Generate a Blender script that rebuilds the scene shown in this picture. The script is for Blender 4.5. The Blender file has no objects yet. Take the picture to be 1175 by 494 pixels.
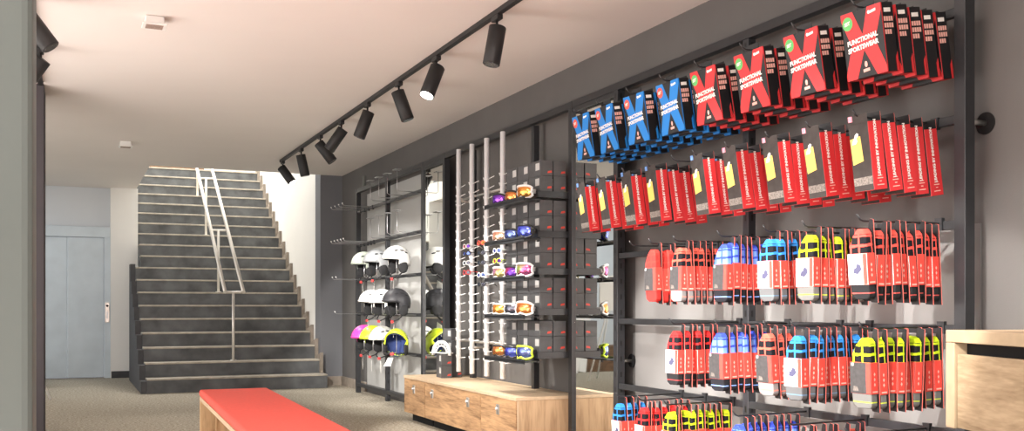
import bpy, bmesh, math, random
from mathutils import Vector, Matrix
R = math.radians
random.seed(7)
scene = bpy.context.scene
COL = scene.collection
ORD = ['first','second','third','fourth','fifth','sixth','seventh','eighth','ninth','tenth','eleventh']

# ---------------------------------------------------------------- materials
def mat(name, color, rough=0.6, metal=0.0, noise=0.0, nscale=8.0, bump=0.0, bscale=60.0, spec=0.5, emit=None, estr=0.0, coat=0.0):
    m = bpy.data.materials.new(name); m.use_nodes = True
    nt = m.node_tree; n = nt.nodes; b = n['Principled BSDF']
    b.inputs['Base Color'].default_value = (*color, 1)
    b.inputs['Roughness'].default_value = rough
    b.inputs['Metallic'].default_value = metal
    b.inputs['Specular IOR Level'].default_value = spec
    b.inputs['Coat Weight'].default_value = coat
    if emit:
        b.inputs['Emission Color'].default_value = (*emit, 1); b.inputs['Emission Strength'].default_value = estr
    tc = n.new('ShaderNodeTexCoord')
    if noise > 0:
        t = n.new('ShaderNodeTexNoise'); t.inputs['Scale'].default_value = nscale; t.inputs['Detail'].default_value = 6
        nt.links.new(tc.outputs['Object'], t.inputs['Vector'])
        r = n.new('ShaderNodeValToRGB')
        r.color_ramp.elements[0].position = .3; r.color_ramp.elements[1].position = .7
        r.color_ramp.elements[0].color = (*[c*(1-noise) for c in color], 1)
        r.color_ramp.elements[1].color = (*[min(1, c*(1+noise)) for c in color], 1)
        nt.links.new(t.outputs['Fac'], r.inputs['Fac']); nt.links.new(r.outputs['Color'], b.inputs['Base Color'])
    if bump > 0:
        t = n.new('ShaderNodeTexNoise'); t.inputs['Scale'].default_value = bscale; t.inputs['Detail'].default_value = 4
        nt.links.new(tc.outputs['Object'], t.inputs['Vector'])
        bp = n.new('ShaderNodeBump'); bp.inputs['Strength'].default_value = bump; bp.inputs['Distance'].default_value = .01
        nt.links.new(t.outputs['Fac'], bp.inputs['Height']); nt.links.new(bp.outputs['Normal'], b.inputs['Normal'])
    return m

def wood(name, c1, c2, scale=(1, 1, 1), knots=True, wscale=2.2, dist=5.0):
    m = bpy.data.materials.new(name); m.use_nodes = True
    nt = m.node_tree; n = nt.nodes; b = n['Principled BSDF']; L = nt.links.new
    b.inputs['Roughness'].default_value = .55; b.inputs['Specular IOR Level'].default_value = .3
    tc = n.new('ShaderNodeTexCoord'); mp = n.new('ShaderNodeMapping'); mp.inputs['Scale'].default_value = scale
    L(tc.outputs['Object'], mp.inputs['Vector'])
    w = n.new('ShaderNodeTexNoise'); w.inputs['Scale'].default_value = wscale; w.inputs['Detail'].default_value = 7; w.inputs['Distortion'].default_value = 1.4
    L(mp.outputs['Vector'], w.inputs['Vector'])
    f = n.new('ShaderNodeTexNoise'); f.inputs['Scale'].default_value = wscale*7; f.inputs['Detail'].default_value = 5; f.inputs['Distortion'].default_value = .3
    L(mp.outputs['Vector'], f.inputs['Vector'])
    mx = n.new('ShaderNodeMix'); mx.data_type = 'FLOAT'; mx.inputs['Factor'].default_value = .35
    L(w.outputs['Fac'], mx.inputs['A']); L(f.outputs['Fac'], mx.inputs['B'])
    r = n.new('ShaderNodeValToRGB'); r.color_ramp.elements[0].position = .33; r.color_ramp.elements[1].position = .58
    r.color_ramp.elements[0].color = (*c1, 1); r.color_ramp.elements[1].color = (*c2, 1)
    L(mx.outputs['Result'], r.inputs['Fac']); L(r.outputs['Color'], b.inputs['Base Color'])
    return m

def sock_mat(name, base, accent, pad=(.012, .012, .015), foot=None):
    """knit body: accent toe with rows of dark pads, base lower down, thin accent stripes at the foot"""
    m = bpy.data.materials.new(name); m.use_nodes = True
    nt = m.node_tree; n = nt.nodes; b = n['Principled BSDF']; L = nt.links.new
    b.inputs['Roughness'].default_value = .9; b.inputs['Specular IOR Level'].default_value = .1
    tc = n.new('ShaderNodeTexCoord'); sp = n.new('ShaderNodeSeparateXYZ'); L(tc.outputs['Object'], sp.inputs['Vector'])
    mp = n.new('ShaderNodeCombineXYZ')
    ad = n.new('ShaderNodeMath'); ad.operation = 'MULTIPLY_ADD'; ad.inputs[1].default_value = 1.6
    L(sp.outputs['X'], ad.inputs[0]); L(sp.outputs['Y'], ad.inputs[2])
    L(ad.outputs[0], mp.inputs['X']); L(sp.outputs['Z'], mp.inputs['Y'])
    br = n.new('ShaderNodeTexBrick'); br.inputs['Scale'].default_value = 1.0
    br.inputs['Brick Width'].default_value = .045; br.inputs['Row Height'].default_value = .036; br.offset = 0
    br.inputs['Mortar Size'].default_value = .0055; br.inputs['Mortar Smooth'].default_value = .25
    br.inputs['Color1'].default_value = (*pad, 1); br.inputs['Color2'].default_value = (*pad, 1); br.inputs['Mortar'].default_value = (*accent, 1)
    dn = n.new('ShaderNodeTexNoise'); dn.inputs['Scale'].default_value = 28; dn.inputs['Detail'].default_value = 1; L(tc.outputs['Object'], dn.inputs['Vector'])
    vm = n.new('ShaderNodeVectorMath'); vm.operation = 'MULTIPLY_ADD'; vm.inputs[1].default_value = (.010, .010, 0); L(dn.outputs['Color'], vm.inputs[0]); L(mp.outputs['Vector'], vm.inputs[2])
    L(vm.outputs[0], br.inputs['Vector'])
    # toe cap
    def ramp(inp, stops):
        r = n.new('ShaderNodeValToRGB'); r.color_ramp.interpolation = 'CONSTANT'
        mr = n.new('ShaderNodeMath'); mr.operation = 'MULTIPLY'; mr.inputs[1].default_value = 1/.3; L(inp, mr.inputs[0]); L(mr.outputs[0], r.inputs['Fac'])
        els = r.color_ramp.elements
        els[0].position = stops[0][0]; els[0].color = (*stops[0][1], 1); els[1].position = stops[1][0]; els[1].color = (*stops[1][1], 1)
        for p, c in stops[2:]:
            e = els.new(p); e.color = (*c, 1)
        return r
    W, K = (1, 1, 1), (0, 0, 0)
    pads = ramp(sp.outputs['Z'], [(0, K), (.60, W), (.845, K)])
    fa = foot or base
    basec = ramp(sp.outputs['Z'], [(0, base), (.075, fa), (.09, base), (.58, accent)])
    mix = n.new('ShaderNodeMix'); mix.data_type = 'RGBA'
    L(pads.outputs['Color'], mix.inputs['Factor']); L(basec.outputs['Color'], mix.inputs['A']); L(br.outputs['Color'], mix.inputs['B'])
    L(mix.outputs['Result'], b.inputs['Base Color'])
    nz = n.new('ShaderNodeTexNoise'); nz.inputs['Scale'].default_value = 260; L(tc.outputs['Object'], nz.inputs['Vector'])
    bp = n.new('ShaderNodeBump'); bp.inputs['Strength'].default_value = .4; bp.inputs['Distance'].default_value = .003
    L(nz.outputs['Fac'], bp.inputs['Height']); L(bp.outputs['Normal'], b.inputs['Normal'])
    return m

def lens_mat(name, c1, c2):
    m = bpy.data.materials.new(name); m.use_nodes = True
    nt = m.node_tree; n = nt.nodes; b = n['Principled BSDF']; L = nt.links.new
    b.inputs['Roughness'].default_value = .12; b.inputs['Metallic'].default_value = .75
    tc = n.new('ShaderNodeTexCoord'); g = n.new('ShaderNodeTexNoise'); g.inputs['Scale'].default_value = 9; g.inputs['Detail'].default_value = 1
    L(tc.outputs['Object'], g.inputs['Vector'])
    r = n.new('ShaderNodeValToRGB'); r.color_ramp.elements[0].position = .38; r.color_ramp.elements[1].position = .62
    r.color_ramp.elements[0].color = (*c1, 1); r.color_ramp.elements[1].color = (*c2, 1)
    L(g.outputs['Fac'], r.inputs['Fac']); L(r.outputs['Color'], b.inputs['Base Color'])
    return m

def carpet():
    m = bpy.data.materials.new('speckled_carpet'); m.use_nodes = True
    nt = m.node_tree; n = nt.nodes; b = n['Principled BSDF']; L = nt.links.new
    b.inputs['Roughness'].default_value = .95; b.inputs['Specular IOR Level'].default_value = .1
    tc = n.new('ShaderNodeTexCoord')
    t = n.new('ShaderNodeTexNoise'); t.inputs['Scale'].default_value = 42; t.inputs['Detail'].default_value = 8; t.inputs['Roughness'].default_value = .8
    L(tc.outputs['Object'], t.inputs['Vector'])
    r = n.new('ShaderNodeValToRGB'); e = r.color_ramp.elements
    e[0].position = .36; e[0].color = (.135, .115, .085, 1); e[1].position = .64; e[1].color = (.60, .55, .46, 1)
    x = e.new(.5); x.color = (.36, .32, .255, 1)
    L(t.outputs['Fac'], r.inputs['Fac']); L(r.outputs['Color'], b.inputs['Base Color'])
    bp = n.new('ShaderNodeBump'); bp.inputs['Strength'].default_value = .4; bp.inputs['Distance'].default_value = .01
    L(t.outputs['Fac'], bp.inputs['Height']); L(bp.outputs['Normal'], b.inputs['Normal'])
    return m

M = dict(
    carpet=carpet(),
    wall=mat('dark_grey_wall_paint', (.128, .123, .120), .8, noise=.06, nscale=2.5, bump=.05, bscale=150, spec=.2),
    pier=mat('blue_grey_wall_paint', (.17, .175, .19), .85, noise=.04, nscale=2, spec=.2),
    ceil=mat('ceiling_plaster', (.78, .74, .71), .9, noise=.025, nscale=.8, spec=.1),
    white=mat('white_wall_paint', (.80, .79, .76), .85, noise=.02, nscale=1.5, spec=.2),
    column=mat('grey_column_plaster', (.175, .184, .173), .85, noise=.06, nscale=3, bump=.06, bscale=20, spec=.2),
    column2=mat('dark_column_plaster', (.065, .06, .066), .85, noise=.04, nscale=3, spec=.2),
    steel_blue=mat('brushed_blue_steel', (.56, .63, .68), .5, metal=.05, noise=.06, nscale=4, spec=.4),
    steel=mat('brushed_steel', (.62, .60, .57), .3, metal=.85),
    rail=mat('satin_steel_tube', (.80, .77, .72), .35, metal=.5),
    black=mat('black_powder_metal', (.022, .023, .026), .42, noise=.1, nscale=30, spec=.5),
    blackm=mat('matt_black', (.012, .012, .013), .8, spec=.2),
    spot=mat('black_lamp_housing', (.018, .018, .019), .5, spec=.4),
    wire=mat('chromed_wire', (.45, .45, .46), .3, metal=.8),
    tip=mat('clear_plastic_tip', (.8, .8, .8), .3),
    offwhite=mat('white_plastic', (.82, .82, .80), .45),
    alu=mat('white_lacquered_pole', (.74, .75, .77), .35, metal=.2),
    grille=mat('taupe_grille', (.36, .28, .24), .7, noise=.3, nscale=120),
    lamp_on=mat('lit_lamp_lens', (1, 1, 1), .5, emit=(1, .97, .92), estr=14),
    lamp_off=mat('dark_lamp_lens', (.05, .05, .05), .2),
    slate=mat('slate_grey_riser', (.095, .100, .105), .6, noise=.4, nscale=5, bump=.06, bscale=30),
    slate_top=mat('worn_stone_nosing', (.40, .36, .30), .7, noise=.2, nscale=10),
    stone=mat('brown_stone_skirting', (.27, .23, .19), .7, noise=.2, nscale=12),
    slate_dark=mat('dark_stone_side', (.055, .055, .06), .7, noise=.2, nscale=10),
    red_cush=mat('red_upholstery', (.80, .10, .075), .6, noise=.05, nscale=40, bump=.08, bscale=300, spec=.3),
    oak_y=wood('oak_grain_lengthwise', (.17, .09, .045), (.52, .32, .17), (5, .8, 7), wscale=1.6),
    oak_x=wood('oak_grain_crosswise', (.36, .22, .12), (.60, .41, .25), (7, 7, .7), wscale=1.6),
    oak_z=wood('oak_grain_upright', (.34, .20, .09), (.60, .41, .23), (6, 6, .8)),
    oak_edge=mat('pale_oak_edge', (.60, .45, .30), .5, noise=.08, nscale=20),
    oak_near=wood('pale_oak_drawer', (.24, .165, .095), (.46, .34, .22), (1.2, 1.2, 9), wscale=2.4),
    oak_near_edge=mat('tan_oak_edge', (.46, .345, .225), .5, noise=.1, nscale=20),
    oak_far=wood('brown_timber', (.09, .05, .025), (.17, .095, .05), (3, 3, 3)),
    card_black=mat('printed_black_card', (.012, .0115, .013), .42, spec=.4),
    card_dark=mat('dark_grey_printed_card', (.045, .039, .037), .6, noise=.15, nscale=30, spec=.2),
    card_red=mat('printed_red_card', (.60, .035, .04), .45, spec=.4),
    card_redx=mat('bright_red_print', (.58, .032, .036), .45, spec=.4),
    card_blue=mat('bright_blue_print', (.015, .20, .60), .45, spec=.4),
    salmon=mat('salmon_card_edge', (.85, .19, .15), .6),
    band_red=mat('red_paper_band', (.76, .062, .045), .55, noise=.08, nscale=60),
    white_print=mat('white_print', (.82, .78, .74), .6),
    pink_print=mat('pink_print', (.78, .42, .36), .6),
    grey_print=mat('grey_print', (.17, .15, .135), .6, noise=.6, nscale=140),
    green=mat('green_sticker', (.10, .42, .12), .5),
    red_stick=mat('red_sticker', (.75, .10, .07), .5),
    yellow_tag=mat('yellow_tag_print', (.88, .55, .12), .5),
    pinkcube=mat('pink_size_cube', (.80, .28, .36), .5),
    bluecube=mat('blue_size_cube', (.12, .25, .55), .5),
    label_white=mat('white_paper_label', (.55, .55, .54), .6),
    label_black=mat('black_paper_label', (.05, .048, .05), .5, noise=.2, nscale=60),
    ink=mat('dark_blue_ink', (.06, .06, .12), .6),
    box_black=mat('black_goggle_carton', (.078, .079, .083), .55, noise=.12, nscale=20),
    logo_red=mat('red_logo_print', (.65, .06, .04), .5),
    mirror=mat('silvered_mirror', (.86, .88, .86), .02, metal=1.0),
    tagpaper=mat('paper_price_tag', (.75, .74, .71), .6),
    pad=mat('black_foam_padding', (.02, .02, .022), .9),
    lining=mat('blue_helmet_lining', (.03, .05, .16), .9),
    strap_red=mat('red_strap', (.6, .05, .05), .7),
)
SOCK = dict(
    red=sock_mat('red_knit', (.60, .04, .035), (.72, .05, .04), pad=(.60, .04, .035)),
    redgrey=sock_mat('salmon_grey_knit', (.22, .215, .215), (.68, .11, .075), foot=(.75, .2, .15)),
    blue=sock_mat('royal_blue_knit', (.02, .02, .025), (.04, .07, .48), pad=(.16, .30, .75), foot=(.2, .35, .8)),
    lightblue=sock_mat('light_blue_grey_knit', (.11, .112, .118), (.035, .22, .62), foot=(.12, .2, .3)),
    yellow=sock_mat('neon_yellow_grey_knit', (.16, .16, .157), (.50, .66, .02), foot=(.5, .62, .06)),
    redblack=sock_mat('coral_black_knit', (.022, .022, .024), (.80, .09, .07), foot=(.5, .08, .07)),
    redblack2=sock_mat('scarlet_black_knit', (.022, .022, .024), (.74, .03, .03), foot=(.35, .05, .05)),
)

# ---------------------------------------------------------------- mesh helpers
class MB:
    def __init__(self):
        self.bm = bmesh.new(); self.T = None
    def _v(self, p):
        p = Vector(p)
        return self.bm.verts.new(self.T @ p if self.T else p)
    def face(self, pts, m=0):
        f = self.bm.faces.new([self._v(p) for p in pts]); f.material_index = m; return f
    def box(self, x0, x1, y0, y1, z0, z1, m=0, fm=None):
        """fm: dict of face -> material index, faces -x +x -y +y -z +z"""
        v = [self._v((x, y, z)) for x in (x0, x1) for y in (y0, y1) for z in (z0, z1)]
        q = {'-x': (0, 1, 3, 2), '+x': (4, 6, 7, 5), '-y': (0, 4, 5, 1), '+y': (2, 3, 7, 6), '-z': (0, 2, 6, 4), '+z': (1, 5, 7, 3)}
        for k, i in q.items():
            f = self.bm.faces.new([v[j] for j in i]); f.material_index = (fm or {}).get(k, m)
        return self
    def prism(self, pts, axis, a0, a1, m=0, mcap=None):
        """pts 2d in the plane normal to axis: x->(y,z) y->(x,z) z->(x,y)"""
        def P(p, a):
            return {'x': (a, p[0], p[1]), 'y': (p[0], a, p[1]), 'z': (p[0], p[1], a)}[axis]
        A = [self._v(P(p, a0)) for p in pts]; B = [self._v(P(p, a1)) for p in pts]
        n = len(pts)
        for i in range(n):
            f = self.bm.faces.new([A[i], A[(i+1) % n], B[(i+1) % n], B[i]]); f.material_index = m
        for c in (A, B[::-1]):
            f = self.bm.faces.new(c); f.material_index = m if mcap is None else mcap
        return self
    def tube(self, pts, r, seg=8, m=0, closed=False):
        pts = [Vector(p) for p in pts]; n = len(pts); rings = []
        ref = None
        for i, p in enumerate(pts):
            if closed: t = pts[(i+1) % n] - pts[i-1]
            else: t = pts[min(i+1, n-1)] - pts[max(i-1, 0)]
            t.normalize()
            if ref is None or abs(ref.dot(t)) > .95:
                ref = Vector((0, 0, 1)) if abs(t.z) < .9 else Vector((1, 0, 0))
            a = (ref - t*ref.dot(t)).normalized(); b = t.cross(a); ref = a
            rr = r[i] if isinstance(r, (list, tuple)) else r
            rings.append([self._v(p + a*rr*math.cos(2*math.pi*k/seg) + b*rr*math.sin(2*math.pi*k/seg)) for k in range(seg)])
        for i in range(n if closed else n-1):
            A, B = rings[i], rings[(i+1) % n]
            for k in range(seg):
                f = self.bm.faces.new([A[k], A[(k+1) % seg], B[(k+1) % seg], B[k]]); f.material_index = m; f.smooth = True
        if not closed:
            for c in (rings[0][::-1], rings[-1]):
                f = self.bm.faces.new(c); f.material_index = m
        return self
    def cyl(self, p0, p1, r, seg=20, m=0, mcap=None):
        k = len(self.bm.faces)
        self.tube([p0, p1], r, seg, m)
        if mcap is not None:
            self.bm.faces.ensure_lookup_table()
            for f in self.bm.faces[k:]:
                if len(f.verts) == seg: f.material_index = mcap
        return self
    def ball(self, c, s, seg=14, rings=8, m=0, keep=None):
        c = Vector(c); g = []
        for i in range(rings+1):
            th = math.pi*i/rings
            g.append([(c.x+s[0]*math.sin(th)*math.cos(2*math.pi*k/seg), c.y+s[1]*math.sin(th)*math.sin(2*math.pi*k/seg), c.z+s[2]*math.cos(th)) for k in range(seg)])
        V = [[self._v(p) for p in (row if 0 < i < rings else row[:1])] for i, row in enumerate(g)]
        for i in range(rings):
            for k in range(seg):
                A, B = V[i], V[i+1]
                vs = [A[k % len(A)], B[k % len(B)], B[(k+1) % len(B)], A[(k+1) % len(A)]]
                u = []
                for v in vs:
                    if v not in u: u.append(v)
                if keep and not keep(sum((v.co for v in u), Vector())/len(u)): continue
                f = self.bm.faces.new(u); f.material_index = m; f.smooth = True
        for v in [v for v in self.bm.verts if not v.link_faces]: self.bm.verts.remove(v)
        return self
    def disc(self, c, r, axis, m=0, seg=20, ry=None):
        ry = ry or r; pts = []
        for k in range(seg):
            a = 2*math.pi*k/seg; u, v = r*math.cos(a), ry*math.sin(a)
            pts.append({'x': (c[0], c[1]-u, c[2]+v), 'y': (c[0]+u, c[1], c[2]+v), 'z': (c[0]+u, c[1]+v, c[2])}[axis])
        return self.face(pts, m)
    def build(self, name, mats, parent=None, bevel=0, seg=1, loc=None, fix=True):
        if fix: bmesh.ops.recalc_face_normals(self.bm, faces=self.bm.faces)
        me = bpy.data.meshes.new(name); self.bm.to_mesh(me); self.bm.free()
        for x in (mats if isinstance(mats, (list, tuple)) else [mats]): me.materials.append(M[x] if isinstance(x, str) else x)
        o = bpy.data.objects.new(name, me); COL.objects.link(o)
        if loc: o.location = loc
        if parent: o.parent = parent
        if bevel:
            b = o.modifiers.new('bevel', 'BEVEL'); b.width = bevel; b.segments = seg; b.limit_method = 'ANGLE'
        return o

def text_mesh(s, size, right, up, origin, bold=0.0, name='text', spacing=1.0, mats='white_print', parent=None):
    c = bpy.data.curves.new('tmp', 'FONT'); c.body = s; c.size = size; c.align_x = 'CENTER'; c.align_y = 'CENTER'; c.offset = bold
    c.space_character = spacing; c.resolution_u = 2
    o = bpy.data.objects.new('tmp', c); COL.objects.link(o)
    dg = bpy.context.evaluated_depsgraph_get()
    me = bpy.data.meshes.new_from_object(o.evaluated_get(dg)); COL.objects.unlink(o); bpy.data.objects.remove(o)
    R_, U_, O_ = Vector(right), Vector(up), Vector(origin)
    for v in me.vertices: v.co = O_ + R_*v.co.x + U_*v.co.y
    me.materials.clear(); me.materials.append(M[mats])
    me.name = name
    ob = bpy.data.objects.new(name, me); COL.objects.link(ob)
    if parent: ob.parent = parent
    return ob

def tag(o, label, cat, group=None, kind=None):
    o['label'] = label; o['category'] = cat
    if group: o['group'] = group
    if kind: o['kind'] = kind
    return o
def empty(name, loc=(0, 0, 0), rz=0):
    o = bpy.data.objects.new(name, None); COL.objects.link(o); o.location = loc; o.rotation_euler = (0, 0, rz); o.empty_display_size = .05
    return o
def struct(o, label=None):
    o['kind'] = 'structure'
    return o
def kids(o): return [c for c in bpy.data.objects if c.parent == o]
TREE = {}
def copy_tree(o, parent=None, skip=()):
    if o.name not in TREE: TREE[o.name] = kids(o)
    c = o.copy(); COL.objects.link(c)
    if parent: c.parent = parent
    for ch in TREE[o.name]:
        if ch.name.split('.')[0] in skip: continue
        copy_tree(ch, c, skip)
    return c
def remove_tree(o):
    TREE.pop(o.name, None)
    for c in kids(o): remove_tree(c)
    bpy.data.objects.remove(o)

W = 3.38      # rack wall plane
H = 2.82      # ceiling
FX = 3.26     # rack frame plane
# ---------------------------------------------------------------- room shell
struct(MB().box(-4.2, 3.6, -3.2, 16.1, -.1, 0).build('floor', 'carpet'))
b = MB()
b.box(-4.2, 3.6, -3.2, 13.2, H, H+.3); b.box(-4.2, .93, 13.2, 16.1, H, H+.3)
struct(b.build('ceiling', 'ceil'))
struct(MB().box(W, W+.2, -3.2, 13.2, 0, H).build('wall_right', 'wall'))
struct(MB().box(-4.3, -4.2, -3.2, 16.1, 0, H).build('wall_left', 'white'))
struct(MB().box(-4.2, 3.6, -3.3, -3.2, 0, H).build('wall_front', 'white'))
struct(MB().box(3.082, 3.6, 13.2, 13.5, 0, H+.3).build('wall_pier', 'pier'))
struct(MB().box(3.082, 3.3, 13.5, 20.6, 0, 6.2).build('wall_stair_right', 'white'))
b = MB(); b.box(.57, .95, 15.86, 16.2, 0, H); struct(b.build('wall_stair_corner', 'white'))
b = MB(); b.box(-4.2, .57, 15.98, 16.2, 2.22, H); b.box(-4.2, -1.3, 15.98, 16.2, 0, 2.22); struct(b.build('wall_back', mat('pale_blue_grey_paint', (.60, .63, .66), .8)))
struct(MB().box(.75, .95, 16.2, 20.6, 0, 6.2).build('wall_stair_left', 'white'))
struct(MB().box(.75, 3.3, 20.6, 20.8, 0, 6.2).build('wall_stair_end', 'white'))
struct(MB().box(-4.2, 3.6, 12.9, 20.8, 6.2, 6.3).build('ceiling_upper', 'white'))
struct(MB().box(-4.2, 3.6, 12.9, 13.2, H+.3, 6.2).build('wall_upper_front', 'white'))
struct(MB().box(3.055, 3.085, 13.17, 13.2, 0, .12).box(3.08, W, 13.18, 13.2, 0, .12).build('baseboard_pier', 'stone'))
struct(MB().box(W-.02, W, 12.0, 13.18, 0, .12).build('baseboard_right', 'stone'))
struct(MB().box(.58, .86, 15.84, 15.86, 0, .1).build('baseboard_corner', 'slate_dark'))

# columns on the left
c1 = MB().box(-.50, -.037, 1.27, 1.40, 0, H).build('column', 'column', bevel=.012, seg=3)
tag(c1, 'wide light grey plastered column, nearest, filling the left edge', 'column')
c2 = MB().box(-.72, -.175, 8.72, 9.2, 0, H).build('column', 'column2', bevel=.008, seg=2)
tag(c2, 'dark grey column further off, showing as a strip behind the near column', 'column')

# ---------------------------------------------------------------- elevator door
d = empty('elevator_door', (0, 15.9, 0))
MB().box(-.52, -.02, .02, .06, .02, 2.07).build('door_leaf', 'steel_blue', d, bevel=.004)
MB().box(-.015, .475, .0, .05, .02, 2.07).build('door_leaf', 'steel_blue', d, bevel=.004)
MB().box(-1.3, .57, -.02, .08, 2.08, 2.235).box(.485, .57, -.02, .08, 0, 2.08).box(-1.3, -.53, -.02, .08, 0, 2.08).build('door_frame', 'steel_blue', d, bevel=.004)
p = MB().box(.495, .555, -.032, -.02, .82, 1.12).build('call_panel', 'steel', d, bevel=.004)
MB().cyl((.525, -.045, 1.07), (.525, -.03, 1.07), .018, 14).build('call_button', 'blackm', p)
MB().box(.512, .538, -.036, -.032, .88, .98).build('key_plate', 'alu', p)
tag(d, 'pale blue steel elevator door with two leaves left of the staircase', 'elevator door')

# ---------------------------------------------------------------- staircase
st = empty('staircase', (0, 12.8, 0))
RI, TR = .18, .28
for i in range(19):
    x1 = 3.06 if i else 3.08
    xl = .87 if i < 9 else .955
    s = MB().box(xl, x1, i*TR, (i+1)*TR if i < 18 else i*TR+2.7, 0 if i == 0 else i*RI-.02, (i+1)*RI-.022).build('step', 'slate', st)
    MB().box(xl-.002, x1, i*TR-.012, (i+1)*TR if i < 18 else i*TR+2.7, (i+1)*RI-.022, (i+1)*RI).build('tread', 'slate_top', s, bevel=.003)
pts = [(-.0, 0)]
for i in range(9): pts += [(i*TR, (i+1)*RI-.03 if i < 8 else i*RI+.22), ((i+1)*TR, (i+1)*RI-.03 if i < 8 else i*RI+.22)]
pts += [(9*TR, 0)]
MB().prism(pts, 'x', .80, .868).build('side_stringer', 'slate_dark', st)
pts = []
for i in range(19): pts += [(i*TR-.05, i*RI+.02), (i*TR-.05, (i+1)*RI+.09)]
low = [(18*TR+.2, 19*RI+.09), (18*TR+.2, 17*RI), (.28, 0), (0, 0)]
MB().prism(pts[2:]+low, 'x', 3.04, 3.08).build('side_skirting', 'stone', st)
tag(st, 'wide staircase of dark slate steps with pale nosings', 'staircase')
ub = MB().box(1.0, 2.35, 19.6, 19.9, 3.42, 4.3).build('wooden_counter', 'oak_far')
tag(ub, 'brown timber counter on the landing above the stairs', 'counter')

hr = empty('stair_handrail', (1.95, 12.8, 0))
sl = RI/TR
def rz(y): return .36+.93+(y-.4)*sl
for sx in (-.115, .115):
    MB().tube([(sx, .33, rz(.33)-.0), (sx, 5.4, rz(5.4))], .024, 12).build('rail_tube', 'rail', hr)
for (y, n) in ((.42, 2), (1.82, 7), (3.22, 12), (4.34, 16)):
    b = MB(); z = rz(y)-.06
    b.tube([(0, y, n*RI), (0, y, z)], .018, 10); b.cyl((0, y, n*RI), (0, y, n*RI+.012), .04, 16)
    p = b.build('post', 'rail', hr)
    MB().tube([(-.115, y, z+.05), (-.11, y, z+.015), (-.09, y, z), (.09, y, z), (.11, y, z+.015), (.115, y, z+.05)], .014, 8).build('bracket', 'rail', p)
tag(hr, 'double steel tube handrail climbing the middle of the stairs', 'handrail')

# small ceiling units
for (x, y, lab) in ((.48, 6.45, 'square white detector with a grille, larger one near the top edge of the ceiling'), (.56, 11.43, 'small white detector on the ceiling in front of the staircase')):
    t = empty('ceiling_detector', (x, y, H))
    MB().box(-.055, .055, -.055, .055, -.045, 0).build('housing', 'offwhite', t, bevel=.004)
    MB().box(-.07, .07, -.07, .07, -.055, -.045).build('rim', 'offwhite', t, bevel=.003)
    g = MB()
    for i in range(5):
        a = -.045+i*.02; g.box(-.05, .05, a, a+.011, -.058, -.055)
    g.build('grille', 'grille', t)
    tag(t, lab, 'detector')
t = MB().box(W-.03, W, 12.02, 12.09, 2.56, 2.68).build('junction_box', 'column', bevel=.003)
tag(t, 'small grey junction box high on the wall above the helmet rack', 'junction box')

# ---------------------------------------------------------------- track lights
def track(x, y0, y1, lab):
    t = empty('lighting_track', (x, y0, H))
    MB().box(-.018, .018, 0, y1-y0, -.034, 0).build('track_bar', 'spot', t, bevel=.003)
    MB().box(-.02, .02, -.015, 0, -.036, 0).build('end_cap', 'blackm', t)
    MB().box(-.02, .02, y1-y0, y1-y0+.015, -.036, 0).build('end_cap', 'blackm', t)
    tag(t, lab, 'light track')
track(2.335, 1.2, 12.02, 'black lighting track on the ceiling running above the merchandise wall')
track(-.2, 1.9, 8.6, 'black lighting track on the left, mostly behind the grey column')

CR, CU = Vector((math.cos(R(24.06)), -math.sin(R(24.06)), 0)), Vector((0, 0, 1))
CF = Vector((math.sin(R(24.06)), math.cos(R(24.06)), 0))
def spot_head(x, y, side, toward, on, lab, energy=0, target=None, size=70, blend=.6, grp='black track spotlights over the rack wall', color=(1, .96, .9)):
    """side: image lean of the lower end; toward: lean to the viewer"""
    t = empty('track_spotlight', (x, y, H-.034))
    dirv = (-CU + CR*side - CF*toward).normalized()
    MB().box(-.018, .018, -.05, .05, -.03, .002).build('track_adapter', 'spot', t, bevel=.003)
    MB().tube([(0, 0, -.03), (0, 0, -.115)], .008, 8).build('stem', 'spot', t)
    top = Vector((0, 0, -.095)) - dirv*.03; bot = top + dirv*.235
    hd = MB().cyl(top, bot, .052, 24).build('lamp_housing', 'spot', t, bevel=.003)
    MB().cyl(bot-dirv*.001, bot+dirv*.003, .045, 24).build('lens', 'lamp_on' if on else 'lamp_off', hd)
    tag(t, lab, 'spotlight', grp)
    if energy:
        l = bpy.data.lights.new('spot_beam', 'SPOT'); l.energy = energy; l.spot_size = R(size); l.spot_blend = blend; l.shadow_soft_size = .035; l.color = color
        o = bpy.data.objects.new('spot_beam', l); COL.objects.link(o)
        p = Vector((x, y, H-.034)) + bot + dirv*.02
        tg = Vector(target) if target else p + dirv
        o.location = p if target is None else Vector((x, y, H-.034)) + bot + (tg-(Vector((x, y, H-.034))+bot)).normalized()*.06
        o.rotation_euler = (tg-o.location).to_track_quat('-Z', 'Y').to_euler()
SP = [(11.94, .75, .15, 1, 60, (3.2, 12.6, .3)), (10.91, .2, -.1, 0, 90, (3.3, 10.7, .8)), (10.0, .75, -.1, 0, 90, (3.35, 9.9, .8)), (9.15, -.72, -.1, 0, 90, (1.2, 9.3, 0)),
      (8.26, -.38, 0, 0, 200, (3.2, 8.0, .4)), (7.38, .36, -.05, 0, 200, (3.2, 7.1, .4)), (6.52, -.33, .35, 1, 160, (2.9, 6.2, .4)), (5.45, -.17, .1, 0, 100, (3.1, 5.0, .5))]
for i, (y, s, tw, on, e, tg) in enumerate(SP):
    spot_head(2.335, y, s, tw, on, ['lit black spotlight at the far end of the track above the stairs', 'upright black spotlight, second from the far end of the track', 'black spotlight leaning right, third from the far end of the track', 'black spotlight tilted down left, fourth from the far end of the track', 'black spotlight leaning left, fifth from the far end of the track', 'black spotlight leaning right, third from the near end of the track', 'brightly lit spotlight, second from the near end of the track', 'largest black spotlight, nearest on the long track'][i], e, tg, size=50)
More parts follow.
